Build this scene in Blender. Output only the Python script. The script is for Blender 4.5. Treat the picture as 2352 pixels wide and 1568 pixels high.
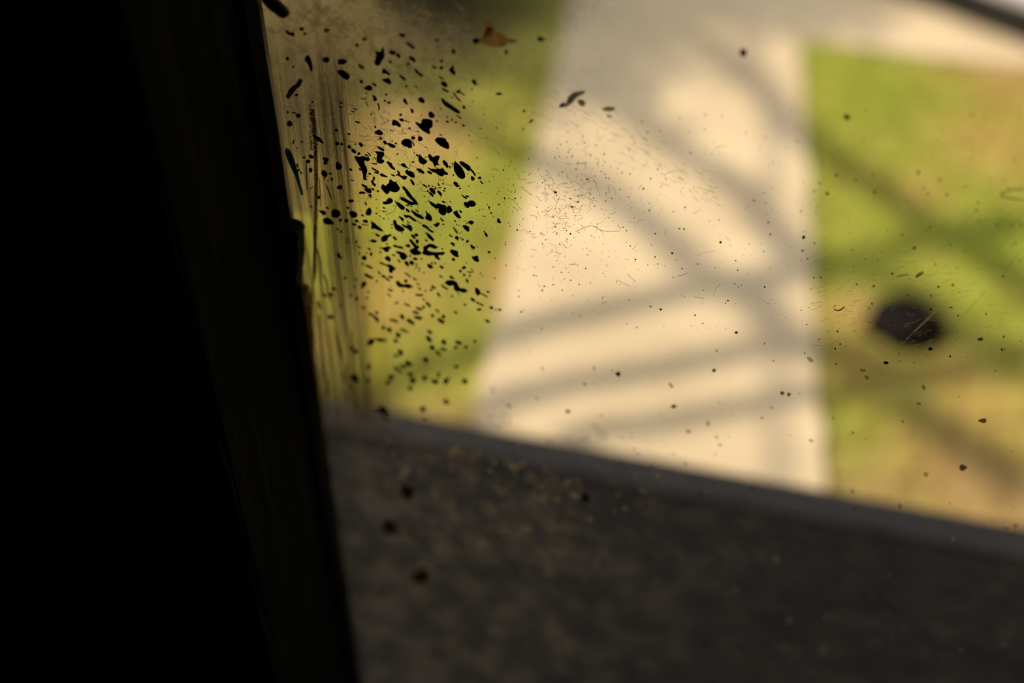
import bpy, bmesh, math, random
import numpy as np
from mathutils import Vector, Matrix

random.seed(7); rng = np.random.default_rng(7)
scene = bpy.context.scene
for o in list(bpy.data.objects): bpy.data.objects.remove(o)
C = scene.collection

# ------------------------------------------------------------------ camera
FPX, YAW, PITCH, DIST, EYE = 2800.0, math.radians(14.2), math.radians(42.5), 0.54, 1.60
GY, K = .24, 1.8                           # where the glass stands; scale of the window parts
FW = Vector((-math.sin(YAW)*math.cos(PITCH), math.cos(YAW)*math.cos(PITCH), -math.sin(PITCH)))
RT = Vector((math.cos(YAW), math.sin(YAW), 0)); UP = RT.cross(FW)
CAMP = Vector((0, GY-DIST, EYE))
cd = bpy.data.cameras.new('camera'); cam = bpy.data.objects.new('camera', cd); C.objects.link(cam)
cam.matrix_world = Matrix.Translation(CAMP) @ Matrix((RT, UP, -FW)).transposed().to_4x4()
cd.sensor_width = 36; cd.lens = FPX/2352*36; cd.clip_start = .01; cd.clip_end = 200
cd.dof.use_dof = True; cd.dof.focus_distance = 0.688; cd.dof.aperture_fstop = 1.85; cd.dof.aperture_blades = 0
scene.camera = cam

# ------------------------------------------------------------------ sky, sun, exposure
SUN = Vector((-math.cos(math.radians(17))*math.cos(math.radians(50)), -math.sin(math.radians(17))*math.cos(math.radians(50)), math.sin(math.radians(50))))
w = bpy.data.worlds.new('sky'); scene.world = w; w.use_nodes = True
wn = w.node_tree; wn.nodes.clear()
sky = wn.nodes.new('ShaderNodeTexSky'); sky.sky_type = 'NISHITA'; sky.sun_disc = False
sky.sun_elevation = math.radians(50); sky.sun_rotation = math.atan2(SUN.x, SUN.y)
sky.dust_density = 4; sky.air_density = .8; sky.ozone_density = .6
hs = wn.nodes.new('ShaderNodeHueSaturation'); hs.inputs['Saturation'].default_value = .22
bgn = wn.nodes.new('ShaderNodeBackground'); bgn.inputs[1].default_value = .16
wo = wn.nodes.new('ShaderNodeOutputWorld')
wn.links.new(sky.outputs[0], hs.inputs['Color']); wn.links.new(hs.outputs[0], bgn.inputs[0]); wn.links.new(bgn.outputs[0], wo.inputs[0])
sd = bpy.data.lights.new('sun', 'SUN'); sd.energy = 4.2; sd.angle = math.radians(.6); sd.color = (1, .87, .68)
so = bpy.data.objects.new('sun', sd); C.objects.link(so); so.rotation_euler = SUN.to_track_quat('Z', 'Y').to_euler()
so.location = SUN*20
scene.view_settings.view_transform = 'Standard'; scene.view_settings.look = 'None'
scene.view_settings.gamma = 1; scene.view_settings.use_curve_mapping = False
scene.view_settings.exposure = 0.0
scene.cycles.transparent_max_bounces = 16

# ------------------------------------------------------------------ helpers
def ray(x, y): return FW + RT*((x-1176)/FPX) - UP*((y-784)/FPX)
def gp(x, y, z=0.0):                       # point of the garden at height z that shows at a place in the photograph
    r = ray(x, y); return CAMP + r*((z-EYE)/r.z)
def pane(x, y):                            # point (x, z) of the glass that shows at a place in the photograph
    r = ray(x, y); p = CAMP + r*(DIST/r.y); return (p.x, p.z)

def tag(o, label=None, cat=None, group=None, kind=None):
    for k, v in (('label', label), ('category', cat), ('group', group), ('kind', kind)):
        if v: o[k] = v
    return o
def obj(name, me, mat=None, parent=None, loc=(0,0,0)):
    o = bpy.data.objects.new(name, me); C.objects.link(o); o.location = loc
    if mat and me is not None and not me.materials: me.materials.append(mat)
    if parent: o.parent = parent
    return o
def empty(name, loc=(0,0,0)):
    o = bpy.data.objects.new(name, None); C.objects.link(o); o.location = loc; o.empty_display_size = .05; return o
def from_bm(name, bm, smooth=False):
    me = bpy.data.meshes.new(name); bm.to_mesh(me); bm.free()
    if smooth: me.polygons.foreach_set('use_smooth', [True]*len(me.polygons))
    return me
def from_np(name, v, f):
    me = bpy.data.meshes.new(name); me.from_pydata([tuple(a) for a in v], [], [tuple(a) for a in f]); me.update(); return me
def box(name, x0, x1, y0, y1, z0, z1, bev=0.0, seg=2):
    bm = bmesh.new(); bmesh.ops.create_cube(bm, size=1)
    for v in bm.verts:
        v.co = Vector(((x0+x1)/2+v.co.x*(x1-x0), (y0+y1)/2+v.co.y*(y1-y0), (z0+z1)/2+v.co.z*(z1-z0)))
    if bev: bmesh.ops.bevel(bm, geom=bm.edges[:], offset=bev, segments=seg, affect='EDGES', profile=.6)
    return from_bm(name, bm)
def extrude_profile(name, prof, z0, z1):   # an upright moulding: profile in (x, y), counter-clockwise
    bm = bmesh.new(); n = len(prof)
    a = [bm.verts.new((x, y, z0)) for x, y in prof]; b = [bm.verts.new((x, y, z1)) for x, y in prof]
    for i in range(n): bm.faces.new((a[i], a[(i+1) % n], b[(i+1) % n], b[i]))
    bm.faces.new(b); bm.faces.new(a[::-1]); bmesh.ops.recalc_face_normals(bm, faces=bm.faces[:])
    return from_bm(name, bm)
def tube(name, pts, rad, n=8):
    pts = [Vector(p) for p in pts]; v = []; f = []
    for i, p in enumerate(pts):
        t = (pts[min(i+1, len(pts)-1)] - pts[max(i-1, 0)]).normalized()
        a = t.cross(Vector((.3, .2, 1)) if abs(t.z) < .9 else Vector((1, .2, 0))).normalized(); b = t.cross(a)
        r = rad[i] if hasattr(rad, '__len__') else rad
        for k in range(n):
            q = 2*math.pi*k/n; v.append(p + (a*math.cos(q) + b*math.sin(q))*r)
    for i in range(len(pts)-1):
        for k in range(n): f.append((i*n+k, i*n+(k+1) % n, (i+1)*n+(k+1) % n, (i+1)*n+k))
    f.append(tuple(range(n))[::-1]); f.append(tuple(range((len(pts)-1)*n, len(pts)*n)))
    me = from_np(name, v, f); me.polygons.foreach_set('use_smooth', [True]*len(me.polygons)); return me
def smooth_line(pts, k=5):                 # Catmull-Rom
    P = [Vector(p) for p in pts]; out = []
    for i in range(len(P)-1):
        p0, p1, p2, p3 = P[max(i-1, 0)], P[i], P[i+1], P[min(i+2, len(P)-1)]
        for j in range(k):
            t = j/k
            out.append(.5*((2*p1) + (p2-p0)*t + (2*p0-5*p1+4*p2-p3)*t*t + (3*p1-p0-3*p2+p3)*t**3))
    out.append(P[-1]); return out

# ------------------------------------------------------------------ materials
class Mat:
    def __init__(s, name):
        s.m = bpy.data.materials.new(name); s.m.use_nodes = True; s.t = s.m.node_tree; s.t.nodes.clear()
        s.out = s.t.nodes.new('ShaderNodeOutputMaterial'); s.k = None
    def n(s, kind, **kw):
        nd = s.t.nodes.new('ShaderNode'+kind)
        for k, v in kw.items():
            if hasattr(nd, k): setattr(nd, k, v)
            else: nd.inputs[k.replace('_', ' ')].default_value = v
        return nd
    def l(s, a, b): s.t.links.new(a, b)
    def pos(s):
        p = s.n('NewGeometry').outputs['Position']
        if not s.k: return p
        mp = s.n('Mapping'); mp.inputs['Location'].default_value = (0, 0, EYE-EYE/s.k); mp.inputs['Scale'].default_value = (1/s.k,)*3
        s.l(p, mp.inputs[0]); return mp.outputs[0]
    def noise(s, scale, detail=4, rough=.55, vec=None, stretch=None, dist=0):
        nz = s.n('TexNoise'); nz.inputs['Scale'].default_value = scale; nz.inputs['Detail'].default_value = detail
        nz.inputs['Roughness'].default_value = rough; nz.inputs['Distortion'].default_value = dist
        v = vec or s.pos()
        if stretch:
            mp = s.n('Mapping'); mp.inputs['Scale'].default_value = stretch; s.l(v, mp.inputs[0]); v = mp.outputs[0]
        s.l(v, nz.inputs['Vector']); return nz.outputs[0]
    def rng(s, a, lo, hi, o0=0., o1=1.):
        r = s.n('MapRange'); r.interpolation_type = 'SMOOTHSTEP'
        s.l(a, r.inputs[0])
        for i, v in zip((1, 2, 3, 4), (lo, hi, o0, o1)): r.inputs[i].default_value = v
        return r.outputs[0]
    def math(s, op, a, b):
        m = s.n('Math'); m.operation = op
        for i, q in enumerate((a, b)):
            if isinstance(q, (int, float)): m.inputs[i].default_value = q
            else: s.l(q, m.inputs[i])
        return m.outputs[0]
    def mix(s, f, a, b):
        m = s.n('Mix'); m.data_type = 'RGBA'
        if isinstance(f, (int, float)): m.inputs[0].default_value = f
        else: s.l(f, m.inputs[0])
        for i, q in ((6, a), (7, b)):
            if isinstance(q, tuple): m.inputs[i].default_value = (*q, 1)
            else: s.l(q, m.inputs[i])
        return m.outputs[2]
    def mixsh(s, f, a, b):
        m = s.n('MixShader')
        if isinstance(f, (int, float)): m.inputs[0].default_value = f
        else: s.l(f, m.inputs[0])
        s.l(a, m.inputs[1]); s.l(b, m.inputs[2]); return m.outputs[0]
    def bsdf(s, col, rough=.8, spec=.3, bump=None, bd=.01):
        b = s.n('BsdfPrincipled'); b.inputs['Roughness'].default_value = rough; b.inputs['Specular IOR Level'].default_value = spec
        if isinstance(col, tuple): b.inputs['Base Color'].default_value = (*col, 1)
        else: s.l(col, b.inputs['Base Color'])
        if bump is not None:
            bn = s.n('Bump'); bn.inputs['Distance'].default_value = bd; s.l(bump, bn.inputs['Height']); s.l(bn.outputs[0], b.inputs['Normal'])
        return b.outputs[0]
    def done(s, sh): s.l(sh, s.out.inputs[0]); return s.m

def m_noisy(name, a, b, scale, rough=.85, spec=.2, bd=.004, detail=5, stretch=None, lo=.35, hi=.65):
    m = Mat(name); nz = m.noise(scale, detail, stretch=stretch)
    return m.done(m.bsdf(m.mix(m.rng(nz, lo, hi), a, b), rough, spec, nz, bd))
def m_see_through(name, col, opacity, tcol=(.9, .85, .75), scale=None):
    m = Mat(name); m.k = K
    d = m.n('BsdfDiffuse'); d.inputs[0].default_value = (*col, 1)
    t = m.n('BsdfTranslucent'); t.inputs[0].default_value = (*col, 1)
    tr = m.n('BsdfTransparent'); tr.inputs[0].default_value = (*tcol, 1)
    f = opacity
    if scale: f = m.rng(m.noise(scale, 4), .3, .7, opacity*.6, min(1, opacity*1.4))
    return m.done(m.mixsh(f, tr.outputs[0], m.mixsh(.6, d.outputs[0], t.outputs[0])))

M = {}
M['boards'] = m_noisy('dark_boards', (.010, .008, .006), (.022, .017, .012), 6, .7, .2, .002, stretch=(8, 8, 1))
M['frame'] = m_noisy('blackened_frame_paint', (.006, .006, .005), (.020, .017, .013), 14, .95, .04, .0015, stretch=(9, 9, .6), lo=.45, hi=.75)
M['worn'] = m_noisy('worn_frame_edge', (.02, .018, .014), (.12, .105, .08), 18, .9, .05, .001, stretch=(6, 6, .8), lo=.45, hi=.7)
M['sill'] = m_noisy('weathered_ledge_board', (.014, .012, .010), (.024, .020, .017), 9, .8, .25, .002, stretch=(1, 8, 8))
M['nosing'] = m_noisy('grey_ledge_lip', (.058, .050, .048), (.080, .069, .066), 10, .7, .3, .002, stretch=(1, 8, 8))
M['concrete'] = m_noisy('sand_coloured_concrete', (.585, .458, .297), (.71, .562, .370), 2.2, .95, .1, .004)
M['soil'] = m_noisy('bare_earth', (.27, .165, .085), (.40, .26, .135), 7, .95, .05, .02)
M['stone'] = m_noisy('dark_stone', (.005, .004, .004), (.016, .012, .011), 26, .9, .1, .01)
M['bark'] = m_noisy('bark', (.05, .04, .03), (.12, .10, .08), 12, .9, .1, .01, stretch=(4, 4, 1))
M['white'] = m_noisy('whitewash', (.62, .58, .60), (.75, .72, .74), 8, .8, .2, .003)
M['shadow_face'] = m_noisy('shadow_dark_face', (.018, .017, .015), (.035, .032, .028), 8, .85, .1, .003, stretch=(1, 1, 6))  # near-black colour stands in for the shadow below the white cap

def m_turf():
    m = Mat('turf'); at = m.n('Attribute'); at.attribute_name = 'cover'
    sp = m.n('SeparateColor'); m.l(at.outputs['Color'], sp.inputs[0])
    fine = m.noise(40, 4)
    g = m.mix(m.rng(m.noise(3.1, 3), .35, .65), (.30, .40, .046), (.48, .49, .085))
    g = m.mix(m.rng(fine, .3, .7), g, (.40, .41, .065))
    c = m.mix(sp.outputs[0], g, (.52, .37, .115))
    c = m.mix(sp.outputs[1], c, (.43, .26, .13))
    d = m.bsdf(c, .9, .05, fine, .01)
    t = m.n('BsdfTranslucent'); m.l(c, t.inputs[0])
    return m.done(m.mixsh(.12, d, t.outputs[0]))
M['turf'] = m_turf()
def m_leaf():
    m = Mat('shrub_leaf'); c = m.mix(m.rng(m.noise(18, 2), .3, .7), (.025, .05, .012), (.07, .105, .02))
    d = m.bsdf(c, .5, .3); t = m.n('BsdfTranslucent'); m.l(c, t.inputs[0])
    return m.done(m.mixsh(.25, d, t.outputs[0]))
M['leaf'] = m_leaf()

def m_clear():
    m = Mat('clear_glass'); t = m.n('BsdfTransparent'); t.inputs[0].default_value = (.97, .975, .96, 1)
    g = m.n('BsdfGlossy'); g.inputs['Roughness'].default_value = .02
    lw = m.n('LayerWeight'); lw.inputs[0].default_value = .5
    f = m.math('ADD', .025, m.math('MULTIPLY', m.math('POWER', lw.outputs['Facing'], 5), .9))
    return m.done(m.mixsh(f, t.outputs[0], g.outputs[0]))
M['clear'] = m_clear()
def m_dirty():                             # the face towards the room: haze, blotches and web-like dirt, thickest in the top corner by the stile
    m = Mat('dusty_glass'); m.k = K; p = m.pos(); sx = m.n('SeparateXYZ'); m.l(p, sx.inputs[0]); X, Z = sx.outputs[0], sx.outputs[2]
    blot = m.rng(m.noise(70, 5, .6), .42, .72)
    fine = m.rng(m.noise(1500, 2, .5), .60, .74)
    rid = m.n('TexNoise'); rid.noise_type = 'RIDGED_MULTIFRACTAL'; rid.inputs['Scale'].default_value = 75; rid.inputs['Detail'].default_value = 6; rid.inputs['Distortion'].default_value = 1.2
    rid.inputs['Roughness'].default_value = .6
    m.l(p, rid.inputs['Vector']); web = m.rng(rid.outputs[0], .25, .95)
    rid2 = m.n('TexNoise'); rid2.noise_type = 'RIDGED_MULTIFRACTAL'; rid2.inputs['Scale'].default_value = 260; rid2.inputs['Detail'].default_value = 5; rid2.inputs['Distortion'].default_value = 1.6
    m.l(p, rid2.inputs['Vector']); web2 = m.rng(rid2.outputs[0], .3, 1.0)
    grime = m.rng(m.noise(230, 5, .7, dist=.8), .47, .60)
    web = m.math('ADD', m.math('MULTIPLY', web, .6), m.math('MULTIPLY', web2, .5))
    wob = m.math('MULTIPLY', m.noise(25, 3), .05)
    zc = m.rng(m.math('ADD', Z, wob), 1.395, 1.465)
    xl = m.rng(m.math('SUBTRACT', X, wob), -.045, -.155)
    corner = m.math('MULTIPLY', zc, xl)
    low = m.math('MULTIPLY', m.rng(Z, 1.30, 1.22), m.rng(X, .05, -.13, .25, 1.))
    smear = m.rng(m.noise(60, 4, .6, stretch=(30, 1, 1.2)), .5, .75)
    edge = m.rng(X, -.105, -.15)
    a = m.math('ADD', .010, m.math('MULTIPLY', blot, .014))
    a = m.math('ADD', a, m.math('MULTIPLY', fine, .05))
    a = m.math('ADD', a, m.math('MULTIPLY', corner, m.math('ADD', m.math('MULTIPLY', grime, .34), m.math('ADD', .16, m.math('MULTIPLY', web, .46)))))
    a = m.math('ADD', a, m.math('MULTIPLY', low, m.math('ADD', .035, m.math('MULTIPLY', m.math('ADD', blot, m.math('MULTIPLY', grime, .5)), .20))))
    a = m.math('ADD', a, m.math('MULTIPLY', m.math('MULTIPLY', smear, edge), .10))
    gc = m.mix(m.math('MULTIPLY', grime, corner), m.mix(corner, (.58, .45, .335), (.27, .21, .158)), (.06, .034, .018))
    d = m.n('BsdfDiffuse'); m.l(gc, d.inputs[0])
    t = m.n('BsdfTranslucent'); m.l(gc, t.inputs[0])
    tr = m.n('BsdfTransparent'); tr.inputs[0].default_value = (.97, .97, .95, 1)
    return m.done(m.mixsh(a, tr.outputs[0], m.mixsh(.65, d.outputs[0], t.outputs[0])))
M['dirty'] = m_dirty()
def m_film():                              # brushed-on residue along the stile, with a frame reflection painted in
    m = Mat('residue_with_reflection'); m.k = K; p = m.pos(); sx = m.n('SeparateXYZ'); m.l(p, sx.inputs[0]); X, Z = sx.outputs[0], sx.outputs[2]
    s1 = m.rng(m.noise(1, 3, .6, stretch=(1300, 1, 14)), .40, .68)
    s2 = m.rng(m.noise(1, 3, .6, stretch=(420, 1, 9)), .38, .66)
    xs = m.math('ADD', X, m.math('MULTIPLY', m.math('SUBTRACT', 1.416, Z), .0444))
    edge = m.rng(m.math('ADD', xs, m.math('MULTIPLY', m.math('SUBTRACT', m.noise(30, 2), .5), .004)), -.1195, -.1285)
    edge = m.math('MULTIPLY', edge, m.math('MULTIPLY', m.rng(Z, 1.435, 1.395), m.rng(Z, 1.253, 1.272)))
    a = m.math('ADD', .10, m.math('ADD', m.math('MULTIPLY', s1, .16), m.math('MULTIPLY', s2, .30)))
    reflection_band = m.math('MULTIPLY', m.rng(xs, -.1375, -.1340), m.rng(xs, -.1245, -.1290))  # soft dark band imitating the blurred reflection of the frame
    reflection_band = m.math('MULTIPLY', reflection_band, m.rng(Z, 1.29, 1.36, .35, 1.))
    beige = m.math('MULTIPLY', m.rng(xs, -.1362, -.1395), m.rng(m.math('ADD', Z, m.math('MULTIPLY', m.noise(90, 2), .008)), 1.360, 1.367))
    a = m.math('ADD', a, m.math('ADD', m.math('MULTIPLY', reflection_band, .27), m.math('MULTIPLY', beige, .30)))
    a = m.math('MULTIPLY', a, edge)
    c = m.mix(m.rng(m.noise(1, 2, .5, stretch=(700, 1, 20)), .45, .65), (.12, .09, .05), (.46, .37, .23))
    c = m.mix(m.math('MULTIPLY', reflection_band, .75), c, (.10, .085, .068))
    c = m.mix(m.math('MULTIPLY', beige, .8), c, (.52, .40, .27))
    d = m.n('BsdfDiffuse'); m.l(c, d.inputs[0]); t = m.n('BsdfTranslucent'); m.l(c, t.inputs[0])
    tr = m.n('BsdfTransparent'); tr.inputs[0].default_value = (.96, .94, .88, 1)
    return m.done(m.mixsh(a, tr.outputs[0], m.mixsh(.7, d.outputs[0], t.outputs[0])))
M['film'] = m_film()
M['fleck'] = m_see_through('dried_black_paint', (.012, .008, .006), .97, (.5, .35, .25))
M['thin'] = m_see_through('thin_black_paint', (.02, .016, .010), .55, (.75, .7, .55))
M['brown'] = m_see_through('rusty_dirt', (.10, .045, .014), .8, (.6, .45, .3), 900)
M['tan'] = m_see_through('tan_flake', (.60, .40, .18), .8, (.8, .7, .5), 500)
M['orange'] = m_see_through('orange_rust', (.42, .17, .035), .6, (.95, .75, .45), 500)
M['greyflake'] = m_see_through('grey_flake', (.26, .24, .20), .6, (.8, .8, .75), 500)
M['blue'] = m_see_through('blue_paint', (.03, .15, .27), .92, (.25, .5, .65), 600)
M['bluedark'] = m_see_through('blue_black_paint', (.008, .014, .018), .72, (.4, .5, .45))
M['bead'] = m_see_through('grainy_sealant', (.36, .28, .18), .5, (.9, .8, .6), 2500)
M['putty'] = m_noisy('blackened_putty', (.008, .007, .005), (.02, .016, .012), 300, .8, .2, .001)
M['reddish_brown'] = m_see_through('reddish_brown_strip', (.40, .26, .17), .7, (.8, .65, .5), 350)
M['web'] = m_see_through('cobweb_silk', (.85, .72, .52), .55, (1, 1, 1))
M['grain'] = m_see_through('dust_grain', (.55, .42, .24), .34, (1, 1, 1))
M['smudge'] = m_see_through('dust_smudge', (.50, .40, .22), .10, (1, 1, 1))
M['faint'] = m_see_through('faint_dirt', (.12, .09, .06), .3, (.95, .9, .8))
M['scratch'] = m_see_through('scratch', (.75, .68, .42), .35, (1, 1, .95))
M['fibre'] = m_see_through('grey_fibre', (.10, .085, .06), .42, (.93, .9, .82))

# ------------------------------------------------------------------ the setting: dark hut
ZT, ZB, XL, XR = 1.78, .60, -.152*K, .62           # glazed opening
def wallbox(name, x0, x1, y0, y1, z0, z1, label, mat='boards'):
    o = obj(name, box(name, x0, x1, y0, y1, z0, z1), M[mat]); tag(o, label, 'wall', None, 'structure'); return o
def front_wall():
    bm = bmesh.new(); x0, x1 = -3.0, 3.0
    for a, b, c, d in ((x0, XL-.17, 0, 2.6), (XR+.06, x1, 0, 2.6), (XL-.17, XR+.06, 0, ZB-.06), (XL-.17, XR+.06, ZT+.06, 2.6)):
        r = bmesh.ops.create_cube(bm, size=1)['verts']
        for v in r: v.co = Vector(((a+b)/2+v.co.x*(b-a), GY-.05+v.co.y*.14, (c+d)/2+v.co.z*(d-c)))
    return from_bm('wall_front', bm)
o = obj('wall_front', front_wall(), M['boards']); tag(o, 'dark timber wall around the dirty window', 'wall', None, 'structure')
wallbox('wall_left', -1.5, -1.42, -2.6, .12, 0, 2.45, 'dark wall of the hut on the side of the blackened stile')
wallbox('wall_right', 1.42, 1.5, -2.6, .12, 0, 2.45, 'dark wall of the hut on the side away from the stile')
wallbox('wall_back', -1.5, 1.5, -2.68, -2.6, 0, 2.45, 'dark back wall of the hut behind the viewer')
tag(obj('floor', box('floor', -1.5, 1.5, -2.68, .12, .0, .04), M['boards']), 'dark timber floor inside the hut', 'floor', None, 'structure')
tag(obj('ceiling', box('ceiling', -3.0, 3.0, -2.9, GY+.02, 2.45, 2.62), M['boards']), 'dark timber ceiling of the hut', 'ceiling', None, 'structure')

# ------------------------------------------------------------------ window
win = empty('window_1', (0, 0, ZB)); win.location = (0, GY, 0)
tag(win, 'dirty window with paint-flecked glass and a blackened stile', 'window', None, 'structure')
# stile by the glass: profile counter-clockwise in (x, y)
X0 = XL/K
sp = [(X0-.004, .010), (X0-.10, .010), (X0-.10, -.055), (X0-.033, -.055), (X0-.030, -.058), (X0-.030, -.0685), (X0-.0285, -.070), (X0-.003, -.070), (X0-.0002, -.067), (X0-.0002, -.020), (X0-.0022, -.017), (X0-.0022, -.011), (X0, -.009), (X0, -.0003), (X0-.004, -.0003)]
sp = [(x*K, y*K) for x, y in sp]
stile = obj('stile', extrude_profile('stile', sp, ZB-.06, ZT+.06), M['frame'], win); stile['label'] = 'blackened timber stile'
for (x, y, r) in ((X0-.0022, -.0682, .0016), (X0-.0312, -.0668, .0022), (X0-.034, -.0552, .0014)):
    x, y, r = x*K, y*K, r*K
    pts = [(x+random.uniform(-.0004, .0004), y+random.uniform(-.0004, .0004), ZB-.05+(ZT-ZB+.1)*i/40) for i in range(41)]
    obj('worn_edge', tube('worn_edge', pts, [r*random.uniform(.35, 1.1) for _ in pts], 6), M['worn'], stile)
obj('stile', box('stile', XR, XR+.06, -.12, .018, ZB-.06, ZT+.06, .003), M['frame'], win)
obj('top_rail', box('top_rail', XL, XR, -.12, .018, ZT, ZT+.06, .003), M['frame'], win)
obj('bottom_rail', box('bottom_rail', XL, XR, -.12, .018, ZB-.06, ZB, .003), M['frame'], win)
# outer ledge
LE = .440
obj('outer_sill', box('outer_sill', -1.4, 1.4, .021, LE-.047, .47, .523, .003), M['sill'], win)
obj('sill_lip', box('sill_lip', -1.4, 1.4, LE-.047, LE, .465, .527, .004, 3), M['nosing'], win)
for bx in (-1.1, .0, 1.1):
    bm = bmesh.new(); q = [(.021, .06), (.021, .47), (.36, .47), (.32, .43), (.07, .10)]
    a = [bm.verts.new((bx-.02, y, z)) for y, z in q]; b = [bm.verts.new((bx+.02, y, z)) for y, z in q]
    for i in range(5): bm.faces.new((a[i], a[(i+1) % 5], b[(i+1) % 5], b[i]))
    bm.faces.new(a[::-1]); bm.faces.new(b); bmesh.ops.recalc_face_normals(bm, faces=bm.faces[:])
    obj('bracket', from_bm('bracket', bm), M['sill'], win)
# glass: the face towards the room is dirty, the rest clear
gm = box('glass_pane', XL-.003, XR+.004, 0, .004, ZB-.004, ZT+.004)
gm.materials.append(M['clear']); gm.materials.append(M['dirty'])
for p in gm.polygons: p.material_index = 1 if p.normal.y < -.5 else 0
glass = obj('glass_pane', gm, None, win); glass['label'] = 'dusty glass pane'

# ------------------------------------------------------------------ marks on the glass, as traced: (tile x, tile y, scale, marks)
# E = blob (x, y, length, width, angle); P = outline; S = stroke (width, points); trailing letter = paint
T = []
T.append((800, 200, 7.84, '''
P 1320 600 1360 570 1430 575 1490 590 1515 640 1505 720 1450 745 1470 790 1468 835 1400 805 1320 755 1260 690 1215 635 1240 622 1290 655 1330 640
P 800 600 840 590 900 620 940 670 945 710 900 705 860 675 820 690 790 660
E 1500 495 115 95 50;E 1325 230 135 75 45;E 1030 250 110 55 55;E 1150 420 100 40 55
P 470 815 540 760 590 780 630 825 610 860 540 850
P 960 990 985 950 1040 930 1100 940 1140 970 1135 1030 1155 1065 1100 1095 1060 1060 1000 1045 965 1015
E 1170 1015 90 25 60;E 1170 910 75 50 30;E 1295 925 95 75 45;E 665 995 85 45 35;E 780 1045 140 60 25;E 855 1010 50 25 40
E 965 585 80 50 25;E 1035 605 40 28 20;E 1080 625 40 22 10;E 945 495 55 42 20 t;E 1105 738 52 32 5;E 1255 790 38 25 45;E 590 1105 140 40 32;E 585 915 70 50 40 t
E 228 1030 80 50 45;E 125 1025 40 20 -20;E 100 1145 95 55 40;E 190 1195 55 50 0;E 20 1070 60 60 0;E 18 848 50 25 10
P 120 600 170 615 225 632 190 650 150 640
P 430 145 465 140 500 180 525 215 500 245 450 230 460 190
S 25 530 280 555 350 560 410;E 660 240 50 35 45;E 735 275 65 45 0 t;E 685 130 45 40 0 t;S 18 220 195 290 210 330 205 t;S 14 310 240 340 310 360 350 t
S 20 80 380 150 400 155 420;S 18 45 425 90 440 130 440;E 415 485 50 25 -60 t;E 30 485 45 18 20
E 488 715 45 35 50;E 790 968 28 22 0;E 765 775 30 22 30;E 805 785 40 18 0 t;E 640 450 24 20 0
P 480 1155 560 1165 610 1160 640 1190 650 1225 615 1255 605 1290 640 1310 650 1335 600 1365 545 1358 515 1300 520 1240 530 1200
P 118 1260 160 1250 200 1270 250 1250 310 1265 370 1280 385 1310 350 1335 300 1310 285 1380 330 1440 340 1500 320 1568 318 1620 345 1640 310 1655 270 1640 275 1568 240 1470 190 1380 150 1310
S 18 340 1170 380 1205 405 1245;S 22 295 1215 350 1230 360 1260;S 14 440 1310 470 1260 500 1310;S 18 415 1370 470 1375 520 1388;S 10 515 1300 515 1380
P 690 1335 740 1350 785 1370 800 1420 850 1470 830 1482 770 1450 740 1410 710 1365
P 915 1385 955 1390 980 1370 1020 1375 1040 1420 1100 1465 1040 1440 990 1430 960 1400
E 1165 1345 60 22 -10
P 1275 1205 1310 1230 1350 1280 1405 1310 1420 1345 1390 1370 1350 1385 1300 1360 1268 1310
E 1240 1225 50 35 50;E 885 1205 50 22 -45;E 45 1480 70 35 35;E 210 1475 60 28 50'''))
T.append((960, 200, 7.84, '''
P 425 210 460 205 500 255 560 290 640 350 700 390 745 430 740 470 690 455 620 410 560 370 500 340 450 280
S 20 690 500 740 530 780 570 t;E 730 75 70 60 0;S 25 760 90 800 115 850 150;S 30 640 95 700 180 770 255 t;S 35 440 20 500 55 550 85 t;E 620 185 40 22 10 t
E 830 360 70 45 60;E 350 610 45 32 0;E 535 620 62 38 15;S 30 600 570 630 605;E 685 628 50 30 0;E 820 685 60 32 35;E 1465 115 95 35 5 t;E 970 35 40 24 0 t;E 990 255 35 22 30
E 530 535 35 25 60;E 410 390 50 22 30 t
P 310 945 360 905 440 912 490 920 515 970 555 1020 555 1108 490 1090 410 1050 350 1000
E 410 855 55 25 15 t;E 925 865 24 22 0;E 1130 742 28 24 0;E 1195 490 26 24 0;E 1418 730 34 24 0
P 190 1230 205 1205 250 1235 275 1265 320 1240 385 1235 385 1275 360 1330 360 1380 410 1400 340 1390 310 1410 345 1450 300 1420 275 1345 220 1310
P 445 1330 470 1310 520 1350 545 1400 540 1455 500 1420 460 1370
E 572 1435 50 30 60
P 665 1330 700 1370 755 1405 810 1480 845 1560 845 1620 800 1645 740 1610 690 1560 650 1470 655 1400
P 750 1350 780 1330 840 1360 900 1395 950 1440 935 1500 905 1500 850 1450 790 1400
S 28 950 1470 1000 1530 1040 1590;S 20 610 1370 650 1390;S 12 600 1415 640 1430;E 1540 1490 32 26 30'''))
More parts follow.
